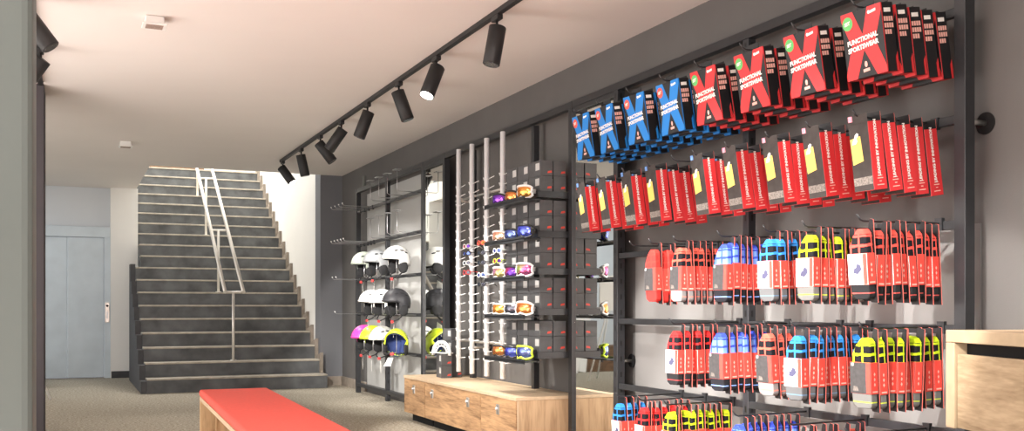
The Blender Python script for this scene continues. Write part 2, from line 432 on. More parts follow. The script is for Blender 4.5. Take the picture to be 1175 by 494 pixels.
for i, (y, e) in enumerate(((3.87, 70), (3.2, 60), (2.5, 60))):
    spot_head(2.335, y, .3, .0, 1, 'black spotlight on the track above the sock wall, out of view ' + ORD[i], e, (3.3, y+.35, .62), size=50)
for i, (y, ty_, z_, e, sz) in enumerate(((1.2, 2.55, .45, 700, 28), (1.9, 3.2, .45, 820, 28), (2.5, 3.75, .45, 820, 28), (3.1, 4.3, .45, 820, 28), (3.75, 4.95, .42, 850, 28), (4.9, 10.2, .8, 1500, 22), (5.4, 11.2, .8, 1300, 22), (4.4, 7.7, .35, 700, 28))):
    spot_head(-.2, y, -.15, .05, 1, 'black spotlight on the left track aimed across at the goods, hidden by the column, ' + ORD[i], e, (3.3, ty_, z_), size=sz, blend=.3, grp='black spotlights on the left track')
spot_head(-.21, 6.25, .7, -.2, 0, 'black spotlight on the left track, upper one beside the grey column')
spot_head(-.17, 7.4, -.75, .0, 0, 'black spotlight on the left track, lower one beside the grey column')

# ---------------------------------------------------------------- rack frame on the wall
def slotted():
    m = mat('black_slotted_metal', (.022, .023, .026), .42)
    nt = m.node_tree; n = nt.nodes; L = nt.links.new; b = n['Principled BSDF']
    tc = n.new('ShaderNodeTexCoord'); sp = n.new('ShaderNodeSeparateXYZ'); L(tc.outputs['Object'], sp.inputs['Vector'])
    def mm(op, a, v=None, c=None):
        q = n.new('ShaderNodeMath'); q.operation = op; L(a, q.inputs[0])
        if c is not None: L(c, q.inputs[1])
        elif v is not None: q.inputs[1].default_value = v
        return q.outputs[0]
    zz = mm('LESS_THAN', mm('FRACT', mm('MULTIPLY', sp.outputs['Z'], 10)), .32)
    xa = mm('LESS_THAN', mm('ABSOLUTE', sp.outputs['X']), .007); ya = mm('LESS_THAN', mm('ABSOLUTE', sp.outputs['Y']), .007)
    f = mm('MULTIPLY', zz, c=mm('MAXIMUM', xa, c=ya))
    mx = n.new('ShaderNodeMix'); mx.data_type = 'RGBA'; L(f, mx.inputs['Factor'])
    mx.inputs['A'].default_value = (.024, .025, .029, 1); mx.inputs['B'].default_value = (.001, .001, .001, 1)
    L(mx.outputs['Result'], b.inputs['Base Color']); return m
M['slotted'] = slotted()
def post(y, z0, z1, lab, x=FX, foot=False, w=.0275, m='black'):
    t = empty('rack_post', (x, y, z0))
    MB().box(-w, w, -w, w, 0, z1-z0).build('upright', m, t, bevel=.002)
    tag(t, lab, 'rack post', 'black slotted rack posts'); return t
post(2.88, 0, 2.5, 'thick black post at the right end of the sock and carton rack')
post(4.25, 0, 2.45, 'black slotted post in the middle of the sock and carton rack', m='slotted', w=.024)
post(5.6, 0, 2.45, 'black slotted post between the mirror and the sock rack', m='slotted')
post(6.235, 0, 2.5, 'tall black post left of the hanging blue cartons, beside the goggle boxes')
post(6.95, .42, 2.45, 'black post rising from the wooden cabinets behind the goggle boxes', x=3.3, w=.024)
post(8.24, .42, 2.45, 'thin black post behind the white eyewear poles', x=3.3, w=.024)
post(8.83, 0, 2.5, 'black post between the eyewear poles and the narrow far mirror')
post(9.46, 0, 2.5, 'black post between the far mirror and the hanging helmets')
post(10.71, 0, 2.45, 'slotted black post in the middle of the helmet rack', m='slotted', w=.024)
post(11.95, 0, 2.5, 'farthest black post at the left end of the helmet rack')
tb = MB().box(FX-.025, FX+.025, 2.9, 11.98, 2.45, 2.5).build('top_beam', 'black', bevel=.002)
tag(tb, 'long black beam along the top of all the rack posts', 'beam')
for (a0, a1, nm) in ((9.49, 11.92, 'helmet'), (2.9, 5.57, 'sock and carton')):
    for k, z in enumerate((.54, .96, 1.38, 1.80, 2.23) if a0 < 5 else (.56, .97, 1.38, 1.81, 2.22)):
        r = MB().box(FX-.02, FX+.005, a0, a1, z-.018, z+.018).build('cross_rail', 'black', bevel=.002)
        tag(r, 'black cross rail of the %s rack, %s from the floor' % (nm, ORD[k]), 'rail', 'black cross rails')
r = MB().box(FX-.025, FX+.025, 9.49, 11.92, .08, .12).build('base_rail', 'black', bevel=.002)
tag(r, 'black base rail just above the floor under the helmets', 'rail')
for k, (y, z, lab) in enumerate(((2.88, 1.79, 'black round wall bracket right of the thick end post'), (5.62, .70, 'black round wall bracket behind the slotted post above the lowest socks'), (8.02, .70, 'black round wall bracket behind the lower ends of the white poles'))):
    t = empty('wall_bracket', (W-.008*(k == 1), y, z))
    MB().cyl((0, 0, 0), (-.008, 0, 0), .045, 24).build('disc', 'blackm', t, bevel=.002)
    MB().cyl((-.008, 0, 0), (-.115 if k != 2 else -.2, 0, 0), .011, 12).build('rod', 'steel', t)
    tag(t, lab, 'bracket')

bp_ = MB().box(W-.012, W-.001, 9.5, 11.93, .1, 2.44).build('lit_tone_panel', mat('pale_grey_lit_tone', (.42, .42, .41), .8))  # added panel, its pale tone stands in for the spotlit wall
tag(bp_, 'added pale grey panel standing in for spotlit wall behind the hanging helmets', 'added wall panel')
bp_ = MB().box(W-.008, W-.001, 2.9, 5.58, .02, 1.39).build('lit_tone_panel', mat('mid_grey_lit_tone', (.225, .22, .218), .8, noise=.03, nscale=3))  # added panel up to the rail, lighter grey paints in the spotlit lower wall
tag(bp_, 'added mid grey panel standing in for spotlit wall behind the hanging socks', 'added wall panel')
# mirrors
for (a0, a1, lab) in ((5.63, 6.205, 'tall narrow mirror between the goggle boxes and the sock rack'), (8.86, 9.43, 'tall narrow mirror between the eyewear poles and the helmets')):
    t = empty('wall_mirror', (3.25, a0, .1))
    MB().box(0, .008, 0, a1-a0, 0, 2.32).build('mirror_glass', 'mirror', t)
    MB().box(.008, .02, -.004, a1-a0+.004, -.01, 2.33).build('backing', 'black', t)
    MB().box(-.012, .02, 0, a1-a0, 2.32, 2.35).box(-.012, .02, 0, a1-a0, -.03, 0).build('mirror_frame', 'black', t)
    tag(t, lab, 'mirror')

# ---------------------------------------------------------------- low cabinets
for i, (a0, a1, hs) in enumerate(((8.262, 8.84, (.29,)), (6.968, 8.256, (.2, 1.03)), (6.315, 6.962, (.33,)))):
    t = empty('low_cabinet', (2.85, a0, .08)); L_ = a1-a0
    MB().box(.02, .505, 0, L_, 0, .315).build('carcass', 'oak_x', t)
    f = MB().box(0, .019, .004, L_-.004, .002, .313).build('drawer_front', 'oak_y', t, bevel=.0015)
    MB().box(.01, .021, -.003, .004, 0, .315).build('edge_strip', 'oak_edge', t)
    for hy in hs:
        y_ = L_-hy
        q = MB().box(-.006, 0, y_-.028, y_+.028, .19, .265).build('handle', 'steel', f, bevel=.004)
        MB().cyl((-.02, y_, .235), (-.006, y_, .235), .010, 12).build('lock_knob', 'alu', q)
    MB().box(.08, .48, 0.01, L_-.01, -.08, 0).build('plinth', 'blackm', t)
    tag(t, ['wooden low cabinet with one lock, at the far end by the helmets', 'widest wooden low cabinet with two metal locks, in the middle', 'wooden low cabinet nearest, below the goggle trays, with end panel in view'][i], 'cabinet', 'wooden low cabinets')
wt = MB().box(2.845, W-.005, 6.31, 8.845, .395, .42).build('cabinet_worktop', 'oak_edge', bevel=.002)
tag(wt, 'long pale oak worktop lying over the low wooden cabinets', 'worktop')

# ---------------------------------------------------------------- goggle cartons on shelves
def carton_proto():
    c = MB().box(0, .098, 0, .19, 0, .108).build('goggle_carton', 'box_black', bevel=.002)
    MB().face([(-.0007, .022, .042), (-.0007, .064, .042), (-.0007, .064, .09), (-.0007, .022, .09)]).id_data if False else None
    b = MB(); b.face([(-.0008, .014, .040), (-.0008, .078, .040), (-.0008, .078, .090), (-.0008, .014, .090)]); b.build('white_label', 'label_white', c, fix=False)
    b = MB(); b.prism([(.055, .018), (.09, .024), (.088, .038), (.06, .034)], 'y', -.0008, -.0003); b.build('red_logo', 'logo_red', c)
    return c
cp = carton_proto()
shelfZ = [1.865, 1.585, 1.325, 1.04, .735]
for s, z in enumerate(shelfZ):
    t = empty('metal_shelf', (3.0, 6.27, z))
    MB().box(.01, .245, 0, .66, -.012, 0).build('shelf_plate', 'black', t)
    MB().box(0, .012, 0, .66, -.045, .0).box(0.012, .245, -.0, .01, -.045, -.012).build('shelf_lip', 'black', t)
    nm = ['top', 'second', 'third', 'fourth', 'lowest'][s]
    tag(t, 'black metal shelf carrying goggle cartons, %s of five' % nm, 'shelf', 'black goggle shelves')
    for lay in range(2):
        cols = [(0, 3.022), (1, 3.128)]
        if s == 0: cols = [(0, 3.13), (1, 3.024)]
        for ci, (cc, x) in enumerate(cols):
            for d_ in range(3):
                if s == 0 and x < 3.1 and d_ == 0: pass
                y = 6.285+d_*.20
                if s in (0, 4) and d_ == 2 and x < 3.1: xx = x-.0
                else: xx = x
                c = copy_tree(cp)
                c.location = (xx+random.uniform(-.002, .002), y, z+lay*.109)
                c.rotation_euler = (0, 0, random.uniform(-.008, .008))
                tag(c, 'black goggle carton, %s shelf, %s layer, %s, %s side' % (nm, ['lower', 'upper'][lay], ['front', 'middle', 'rear'][d_], ['outer', 'inner'][int(x > 3.1)]), 'carton', 'black goggle cartons')
# stack standing on the worktop beside the poles
for i in range(4):
    c = copy_tree(cp); c.location = (3.15, 8.38+.005*i, .42+.109*i); c.rotation_euler = (0, 0, R(3*(i % 2)))
    tag(c, 'black carton in the stack at the far end of the worktop, %s up' % ORD[i], 'carton', 'cartons on the worktop')
for i in range(2):
    c = copy_tree(cp); c.location = (3.02, 8.3, .42+.109*i); c.rotation_euler = (0, 0, R(-6))
    tag(c, 'black carton under the white ribbed helmet on the worktop, %s' % ['lower', 'upper'][i], 'carton', 'cartons on the worktop')
remove_tree(cp)

# ---------------------------------------------------------------- goggles
def goggle(loc, rz_, frame, lens, strap, lab, tilt=0, sc=1.0):
    t = empty('ski_goggles', loc, rz_); t.rotation_euler = (0, R(tilt), rz_); t.scale = (sc,)*3
    NU, NV = 12, 6
    def P(u, v, off=0):     # u,v in -1..1 ; faces -X
        a = u*R(62); rr = .085+off
        hh = .047*(1-.18*abs(u)**3) - (.016*math.exp(-(u/.22)**2) if v < 0 else 0)
        k = math.sqrt(max(0, 1-.55*abs(u)**4))
        return Vector((-.0-(rr*math.cos(a)-.085)-(.012*(1-v*v)), rr*math.sin(a), v*hh*k))
    b = MB(); g = [[b._v(P(-1+2*i/NU, -1+2*j/NV)) for j in range(NV+1)] for i in range(NU+1)]
    for i in range(NU):
        for j in range(NV):
            f = b.bm.faces.new([g[i][j], g[i+1][j], g[i+1][j+1], g[i][j+1]]); f.smooth = True
    b.build('lens', lens, t)
    out = [P(-1+2*i/NU, 1, .002) for i in range(NU+1)]+[P(1, 1-2*j/NV, .002) for j in range(1, NV)]+[P(1-2*i/NU, -1, .002) for i in range(NU+1)]+[P(-1, -1+2*j/NV, .002) for j in range(1, NV)]
    MB().tube(out, .0085, 8, closed=True).build('frame', frame, t)
    b = MB(); n = 10; pr = None
    for k in range(n+1):
        a = math.pi*k/n; x = .045+.07*math.sin(a); y = .076*math.cos(a)
        q = (x, y)
        if pr:
            f = b.face([(pr[0], pr[1], -.016), (q[0], q[1], -.016), (q[0], q[1], .016), (pr[0], pr[1], .016)])
            f.smooth = True
        pr = q
    so = b.build('strap', strap, t); sm = so.modifiers.new('s', 'SOLIDIFY'); sm.thickness = .003
    tag(t, lab, 'goggles', 'ski goggles on the trays'); return t
G = {k: lens_mat(k+'_mirror_lens', *v) for k, v in dict(purple=((.12, .02, .40), (.35, .10, .75)), copper=((.45, .14, .04), (.80, .32, .10)), orange=((.70, .22, .03), (.85, .42, .10)),
     peach=((.85, .35, .22), (.80, .55, .40)), blue=((.05, .07, .35), (.20, .28, .65)), royal=((.03, .04, .5), (.15, .2, .8)), violetred=((.5, .05, .08), (.15, .05, .4)),
     rainbow=((.35, .45, .10), (.65, .15, .35)), pinkpurple=((.6, .2, .4), (.6, .5, .2)), steel=((.05, .06, .08), (.16, .16, .2))).items()}
M['fr_black'] = mat('black_frame', (.02, .02, .02), .4); M['fr_white'] = mat('white_frame', (.85, .85, .84), .35); M['fr_yellow'] = mat('neon_frame', (.65, .85, .05), .4)
M['st_white'] = mat('white_strap', (.6, .6, .6), .8); M['st_dark'] = mat('dark_strap', (.05, .05, .055), .8)
TR_ = [[('copper', 'fr_black'), ('copper', 'fr_black'), ('orange', 'fr_white')], [('peach', 'fr_white'), ('blue', 'fr_black'), ('royal', 'fr_black')], [('pinkpurple', 'fr_white'), ('violetred', 'fr_black'), ('rainbow', 'fr_white')],
       [('orange', 'fr_white'), ('steel', 'fr_white'), ('copper', 'fr_white')], [('copper', 'fr_black'), ('royal', 'fr_black'), ('blue', 'fr_yellow')]]
TR_[0][0] = ('purple', 'fr_black')
for s, z in enumerate([1.80, 1.525, 1.255, .985, .675]):
    t = empty('goggle_tray', (2.86, 6.2, z))
    MB().box(0, .13, 0, .72, -.006, 0).box(0, .006, 0, .72, -.02, .014).build('tray_plate', 'black', t)
    MB().box(.13, .14, .05, .07, -.02, 0).box(.13, .14, .6, .62, -.02, 0).build('tray_arm', 'black', t)
    nm = ['top', 'second', 'third', 'fourth', 'lowest'][s]
    tag(t, 'slim black goggle tray, %s of five' % nm, 'tray', 'black goggle trays')
    for k, (ln, fr) in enumerate(TR_[s]):
        y = 6.2+.60-.225*k; big = .86 if k < 2 else .98
        goggle((2.905, y, z+.056*big), R(20+random.uniform(-6, 6)), fr, G[ln], 'st_white' if fr == 'fr_white' else 'st_dark',
               '%s lensed goggles with %s frame, %s on the %s tray' % ({'pinkpurple': 'pink', 'violetred': 'red violet', 'royal': 'deep blue', 'rainbow': 'green pink'}.get(ln, ln), fr[3:], ['left', 'middle', 'right'][k], nm), tilt=random.uniform(-6, 4), sc=big)

# ---------------------------------------------------------------- eyewear poles
def sunglasses(loc, rz_, fr, ln, lab):
    t = empty('sunglasses', loc, rz_)
    b = MB()
    for s_ in (-1, 1):
        pts = []
        for k in range(12):
            a = 2*math.pi*k/12; y = s_*.034+.029*math.cos(a); pts.append((-.0-.01*(1-(y/.065)**2), y, .019*math.sin(a)))
        b.face(pts)
    b.build('lenses', ln, t, fix=False)
    b = MB()
    for s_ in (-1, 1):
        b.tube([(-.0-.011*(1-((s_*.034+.03*math.cos(2*math.pi*k/12))/.065)**2), s_*.034+.03*math.cos(2*math.pi*k/12), .020*math.sin(2*math.pi*k/12)) for k in range(12)], .0035, 6, closed=True)
    b.tube([(-.011, -.006, .006), (-.012, .006, .006)], .003, 6)
    b.build('frame', fr, t)
    for s_ in (-1, 1):
        MB().tube([(-.002, s_*.064, .008), (.05, s_*.068, .006), (.10, s_*.066, 0), (.13, s_*.062, -.018)], .003, 6).build('temple', fr, t)
    tag(t, lab, 'sunglasses', 'sunglasses on the white poles')
    t.scale = (.9,)*3
poleY = [8.08, 7.77, 7.447, 7.12]
for i, y in enumerate(poleY):
    t = empty('eyewear_pole', (3.10, y, .49))
    MB().cyl((0, 0, 0), (0, 0, 1.93), .021, 18).build('pole', 'alu', t, bevel=.003)
    z = .12
    while z < 1.66:
        b = MB()
        b.tube([(0, -.155, z+.012), (0, -.02, z), (0, .02, z), (-.0, .06, z+.004), (0, .065, z+.02)], .003, 6)
        b.ball((0, .066, z+.02), (.0055, .0055, .0055), 8, 5)
        b.build('peg', 'tip', t); z += .0775
    tag(t, 'white eyewear pole with pegs, %s of four' % ['far left', 'second', 'third', 'near right'][i], 'pole', 'white eyewear poles')
for z, lab in ((1.985, 'upper horizontal steel rail behind the white eyewear poles'), (.76, 'lower horizontal steel rail behind the white eyewear poles')):
    b = MB().tube([(3.135, 6.98, z), (3.135, 8.24, z)], .010, 10)
    for y in (7.0, 8.22): b.tube([(3.135, y, z), (W, y, z)], .008, 8)
    for y in poleY: b.box(3.10, 3.135, y-.01, y+.01, z-.012, z+.012)
    tag(b.build('display_rail', 'steel'), lab, 'rail')
SG = [(1, 1.56, 'fr_white', 'violetred'), (1, 1.50, 'fr_black', 'blue'), (1, 1.42, 'fr_white', 'steel'), (1, 1.34, 'strap_red', 'steel'),
      (2, 1.57, 'strap_red', 'copper'), (2, 1.49, 'fr_black', 'steel'), (2, 1.41, 'fr_black', 'steel'), (2, 1.31, 'fr_white', 'blue'), (2, 1.235, 'fr_black', 'steel'),
      (3, 1.56, 'fr_black', 'steel'), (3, 1.49, 'fr_white', 'blue'), (3, 1.41, 'fr_yellow', 'violetred')]
for k, (pi, z, fr, ln) in enumerate(SG):
    nm = {'fr_white': 'white', 'fr_black': 'black', 'fr_yellow': 'neon yellow', 'strap_red': 'red'}[fr]
    sunglasses((3.055, poleY[pi]+.0, z), R(12), fr, G[ln], '%s framed sunglasses on the %s white pole, %s from the top' % (nm, ['first', 'second', 'third', 'near right'][pi], ORD[[x for x in range(len(SG)) if SG[x][0] == pi].index(k)]))

# ---------------------------------------------------------------- helmets and their hooks
def helmet(loc, rz_, shell, lab, lining='pad', tilt=0, ribs=False):
    t = empty('ski_helmet', loc, rz_); t.scale = (1.1,)*3; t.rotation_euler = (0, R(tilt), rz_)
    def keep(c):
        if c.z < -.045: return False
        if c.x < -.03 and c.z < .005: return False           # face opening, faces -x
        return True
    o = MB().ball((0, 0, 0), (.140, .112, .135), 28, 18, keep=keep).build('shell', shell, t)
    m = o.modifiers.new('s', 'SOLIDIFY'); m.thickness = .012; m.offset = -1
    o = MB().ball((.004, 0, -.004), (.124, .098, .118), 20, 12, keep=lambda c: c.z > -.06 and not (c.x < -.03 and c.z < -.0)).build('liner', lining, t)
    # brim
    b = MB(); b.tube([(-.132*math.cos(a)-.006, .108*math.sin(a), .012) for a in [R(x) for x in range(-70, 71, 14)]], .0065, 6); b.build('brim', shell, t)
    for s_ in (-1, 1):
        MB().ball((.018, s_*.098, -.065), (.052, .018, .058), 14, 8).build('ear_pad', 'pad', t)
    b = MB()
    for s_ in (-1, 1):
        for (x, z, L_) in ((.0, .085, .05), (.045, .07, .045), (-.055, .08, .04)):
            a = s_*.052; yy = s_*.112*math.sqrt(max(.05, 1-(x/.14)**2-(z/.135)**2))
            zz = z
            n_ = Vector((x/.14**2, yy/.112**2, zz/.135**2)).normalized(); c = Vector((x, yy, zz)) + n_*.0012
            tx = Vector((1, 0, 0)); tx = (tx - n_*tx.dot(n_)).normalized(); ty = n_.cross(tx)
            b.face([c+tx*L_*.5*math.cos(q)+ty*.008*math.sin(q)+n_*(-.10*(L_*.5*math.cos(q))**2*30*.1) for q in [2*math.pi*k/10 for k in range(10)]])
    b.build('vents', 'pad', t, fix=False)
    b = MB(); b.tube([(.02, -.098, -.11), (-.02, -.07, -.155), (-.035, 0, -.175), (-.02, .07, -.155), (.02, .098, -.11)], .006, 6)
    b.build('chin_strap', 'pad', t)
    MB().box(-.045, -.030, -.018, .018, -.19, -.165).build('buckle', 'strap_red', t, bevel=.003)
    tg = MB().prism([(-.03, -.02), (.03, .01), (.012, .075), (-.035, .05)], 'y', -.001, .001).build('paper_tag', 'tagpaper', t); tg.location = (.0, .03, -.29); tg.scale = (1.5, 1, 1.5)
    tg.rotation_euler = (0, 0, R(60))
    tag(t, lab, 'helmet', 'ski helmets on the rack')
M['h_white'] = mat('glossy_white_shell', (.75, .75, .73), .3, coat=.4); M['h_grey'] = mat('pale_green_grey_shell', (.36, .40, .34), .35, coat=.3); M['h_silver'] = mat('silver_grey_shell', (.33, .345, .36), .35, coat=.3)
M['h_black'] = mat('matt_black_shell', (.03, .03, .035), .5); M['h_pink'] = mat('hot_pink_shell', (.80, .06, .40), .35, coat=.3); M['h_yellow'] = mat('neon_yellow_shell', (.62, .78, .03), .35, coat=.3); M['h_camo'] = mat('white_patterned_shell', (.62, .62, .58), .4, noise=.4, nscale=25)
HX = 3.03
hk = empty('helmet_hook')
MB().tube([(.22, 0, 0), (.02, 0, 0), (.0, 0, .015), (0, 0, .215)], .004, 6).build('wire_arm', 'wire', hk)
MB().box(-.035, .035, -.05, .05, .212, .22).build('support_plate', 'wire', hk, bevel=.002)
rowsZ = [2.22, 1.81, 1.38, .97, .56]
ty = [9.63, 9.97, 10.28, 10.6, 10.93]
taken = {2: (9.65, 10.36, 10.85), 3: (9.65, 10.15, 10.55), 4: (9.65, 10.15, 10.5, 10.85)}
for r, z in enumerate(rowsZ):
    ys = taken.get(r, ty[:4])
    for k, y in enumerate(ys):
        h = copy_tree(hk); h.location = (HX, y, z)
        tag(h, 'wire helmet hook on the %s rail from the top, %s from the near end' % (ORD[r], ORD[k]), 'hook', 'wire helmet hooks')
remove_tree(hk)
HZ = .125
helmet((HX, 9.65, 1.38+HZ+.02), R(12), 'h_white', 'large white ski helmet, nearest in the top row of helmets', tilt=4)
helmet((HX, 10.36, 1.38+HZ+.02), R(15), 'h_silver', 'silver grey ski helmet in the middle of the top helmet row', tilt=3)
helmet((HX, 10.85, 1.38+HZ+.02), R(10), 'h_grey', 'pale green grey ski helmet at the left of the top helmet row')
helmet((HX, 9.65, .97+HZ), R(15), 'h_black', 'matt black ski helmet, nearest in the middle helmet row', tilt=3)
helmet((HX, 10.15, .97+HZ), R(12), 'h_white', 'white ski helmet beside the black one in the middle row')
helmet((HX, 10.55, .97+HZ), R(10), 'h_white', 'white ski helmet at the left of the middle helmet row', tilt=5)
helmet((HX, 9.65, .56+HZ), R(58), 'h_yellow', 'neon yellow helmet with blue lining facing up, nearest in the lowest row', lining='lining', tilt=48)
helmet((HX, 10.15, .56+HZ+.02), R(20), 'h_camo', 'white patterned helmet between the two yellow helmets in the lowest row')
helmet((HX, 10.5, .56+HZ+.02), R(15), 'h_yellow', 'second neon yellow helmet, between the patterned and the pink one')
helmet((HX, 10.85, .56+HZ+.02), R(12), 'h_pink', 'hot pink helmet at the left end of the lowest helmet row')
# white ribbed shell on the cartons
t = empty('ribbed_helmet', (3.05, 8.38, .638), R(20)); t.scale = (1.2,)*3
b = MB()
b.tube([(.0, .095*math.cos(a), .085*math.sin(a)) for a in [R(x) for x in range(-10, 191, 20)]], .013, 8)
b.build('outer_band', 'fr_white', t)
MB().tube([(.0, .062*math.cos(a), .055*math.sin(a)) for a in [R(x) for x in range(0, 181, 20)]], .006, 8).build('inner_band', 'fr_white', t)
for a in range(15, 180, 25):
    MB().tube([(0, .062*math.cos(R(a)), .055*math.sin(R(a))), (0, .09*math.cos(R(a)), .08*math.sin(R(a)))], .005, 6).build('rib', 'fr_white', t)
MB().box(-.03, .03, -.1, .1, 0, .006).build('base', 'fr_white', t)
tag(t, 'white ribbed arch shaped guard resting on the black cartons', 'helmet guard')

# straight wire hooks at the far end
dh = empty('display_hook')
MB().tube([(.36, 0, 0), (.01, 0, 0), (0, 0, .006), (-.008, 0, .022)], .0038, 6).build('wire', 'wire', dh)
MB().ball((-.009, 0, .025), (.008, .008, .008), 8, 6).build('tip', 'tip', dh)
MB().box(.345, .365, -.015, .015, -.03, .02).build('clip', 'black', dh)
for (z, ys, n) in ((2.22, (11.25, 11.42, 11.6, 11.78), 'top'), (1.81, (11.2, 11.33, 11.47, 11.62, 11.78), 'second'), (1.38, (11.55, 11.72), 'third'), (.97, (11.6,), 'fourth')):
    for k, y in enumerate(ys):
        h = copy_tree(dh); h.location = (2.89, y, z)
        tag(h, 'straight wire hook left of the helmets, %s rail, %s from the near side' % (n, ORD[k]), 'hook', 'straight wire hooks')
remove_tree(dh)

# ---------------------------------------------------------------- hanging hooks of the sock and carton rack
bh = empty('display_hook')
for s_ in (0,):
    MB().tube([(.43, 0, 0), (.02, 0, -.004), (.004, 0, .002), (-.012, 0, .022)], .0042, 6).build('wire', 'black', bh)
MB().box(.418, .434, -.018, .018, -.028, .022).build('clip', 'black', bh)
def hook(y, z, lab, x=2.815):
    h = copy_tree(bh); h.location = (x, y, z)
    tag(h, lab, 'hook', 'black display hooks'); return h

# ---- X cartons
def xcarton(colr):
    c = MB().box(0, .062, 0, .21, -.265, 0).build('sportswear_carton', 'card_black', bevel=.0015)
    Wd, Hh = .21, .265
    def q(t_, z_): return (-.0009, Wd*(1-t_), -Hh*z_)
    b = MB(); b.face([q(*p) for p in [(0, 0), (.30, 0), (.5, .37), (.67, 0), (1, 0), (1, .10), (.79, .5), (1, .90), (1, 1), (.76, 1), (.5, .60), (.26, 1), (0, 1), (0, .90), (.20, .5), (0, .10)]])
    b.face([(.0, 0.0, -Hh-.0009), (.062, 0, -Hh-.0009), (.062, .05, -Hh-.0009), (.0, .05, -Hh-.0009)]); b.face([(0, .16, -Hh-.0009), (.062, .16, -Hh-.0009), (.062, .21, -Hh-.0009), (0, .21, -Hh-.0009)])
    b.face([(-.0009, -.0009, 0), (.004, -.0009, 0), (.004, -.0009, -Hh), (-.0009, -.0009, -Hh)])
    b.face([(.05, -.0009, -Hh+.055), (.062, -.0009, -Hh+.075), (.062, -.0009, -Hh), (.05, -.0009, -Hh)])
    b.build('printed_cross', 'card_redx' if colr == 'red' else 'card_blue', c, fix=False)
    o = MB().box(.028, .0295, .06, .15, 0, .032).build('hang_tab', 'card_black', c)
    b = MB()
    b.face([(.012, -.001, -.022), (.047, -.001, -.022), (.047, -.001, -.038), (.012, -.001, -.038)])
    b.build('brand_patch', 'white_print', c, fix=False)
    b = MB()
    for r_ in range(3):
        for k in range(4 if r_ < 2 else 3):
            x0 = .008+k*.0122; z0 = -.055-r_*.025; b.face([(x0, -.001, z0), (x0+.0098, -.001, z0), (x0+.0098, -.001, z0-.018), (x0, -.001, z0-.018)])
    b.build('printed_blocks', 'pink_print', c, fix=False)
    for nm, s_, z_ in (('title_text', 'FUNCTIONAL', -.116), ('subtitle_text', 'SPORTSWEAR', -.145)):
        text_mesh(s_, .0255, (0, -1, .07), (0, .0, 1), (-.0022, .108, z_), bold=.0013, name=nm, parent=c)
    b = MB(); b.disc((-.0018, .177, -.042), .027, 'x'); st_ = b.build('round_sticker', 'green' if colr == 'red' else 'red_stick', c, fix=False)
    text_mesh('SET', .0185, (0, -1, .1), (0, 0, 1), (-.0028, .178, -.042), bold=.0009, name='sticker_text', parent=st_)
    b = MB()
    b.face([(-.0019, .056, -.018), (-.0019, .026, -.014), (-.0019, .026, -.024), (-.0019, .056, -.028)]); b.disc((-.0019, .062, -.022), .007, 'x'); b.build('front_brand', 'white_print', c, fix=False)
    b = MB(); b.disc((-.0019, .103, -.215), .0075, 'x', ry=.012); b.face([(-.0019, .12, -.233), (-.0019, .086, -.231), (-.0019, .086, -.243), (-.0019, .12, -.245)]); b.build('printed_icon', 'pink_print', c, fix=False)
    return c
XC = {'red': xcarton('red'), 'blue': xcarton('blue')}
row1 = [5.26, 4.977, 4.636, 4.298, 3.983, 3.62, 3.264, 2.911]
for i, y in enumerate(row1):
    cl = 'blue' if i < 4 else 'red'
    hook(y+.105, 2.235, 'black hook holding the %s stack of crossed cartons from the left' % ORD[i])
    n = 5
    for k in range(n):
        c = copy_tree(XC[cl], skip=() if k == 0 else ('title_text', 'subtitle_text', 'round_sticker', 'front_brand', 'printed_icon'))
        c.location = (2.85+.0715*k+random.uniform(-.002, .002)*(k > 0), y+random.uniform(-.006, .006)*(k > 0), 2.222-.0012*k)
        c.rotation_euler = (random.uniform(-.006, .006), R(-9.5+random.uniform(-.8, .8)), random.uniform(-.02, .02))
        tag(c, '%s crossed carton, %s from the front in the %s stack from the left' % (cl, ORD[k], ORD[i]), 'carton', 'crossed sportswear cartons on the top hooks')
for c in XC.values(): remove_tree(c)

# ---- red spined long boxes
def longbox(cube):
    c = MB().box(0, .069, 0, .105, -.268, 0, 1, fm={'-x': 0, '-z': 1, '+z': 0}).build('underwear_box', ['card_dark', 'card_red'], bevel=.001)
    MB().box(.0675, .069, .0, .10, -.001, .036, 0, fm={'-y': 1}).build('hang_tab', ['card_black', 'salmon'], c)
    MB().box(-.0012, .0004, 0, .105, -.002, .032).build('front_panel', 'card_dark', c)
    t_ = text_mesh('LEADING BY INNOVATION', .0185, (0, 0, 1), (-1, 0, 0), (.033, -.0016, -.105), bold=.0009, name='spine_text', spacing=.97, parent=c)
    b = MB()
    for k, (w_, z_) in enumerate(((.012, -.212), (.015, -.222), (.006, -.234), (.018, -.248))):
        b.face([(.035-w_, -.0012, z_), (.035+w_, -.0012, z_), (.035+w_, -.0012, z_-.004), (.035-w_, -.0012, z_-.004)])
    b.build('spine_print', 'pink_print', c, fix=False)
    b = MB(); b.face([(-.001, .101, -.060), (-.001, .046, -.052), (-.001, .040, -.150), (-.001, .096, -.162)])
    yt = b.build('yellow_tag', 'yellow_tag', c, fix=False)
    b = MB(); b.face([(-.0016, y_, z_) for y_, z_ in ((.092, -.082), (.086, -.066), (.078, -.058), (.073, -.045), (.062, -.038), (.054, -.042), (.056, -.052), (.066, -.058), (.062, -.070), (.070, -.080))])
    b.build('tag_figure', 'white_print', yt, fix=False)
    b = MB(); b.face([(-.001, .102, -.214), (-.001, .003, -.212), (-.001, .003, -.243), (-.001, .102, -.245)]); b.build('printed_strip', 'grey_print', c, fix=False)
    MB().box(-.004, .012, .078, .098, .008, .030).build('size_cube', cube, c)
    return c
LB = {'p': longbox('pinkcube'), 'b': longbox('bluecube')}
row2 = [5.27, 5.018, 4.735, 4.48, 4.055, 3.79, 3.493, 3.229, 2.958]
cnt = [2, 3, 3, 4, 3, 4, 4, 5, 5]
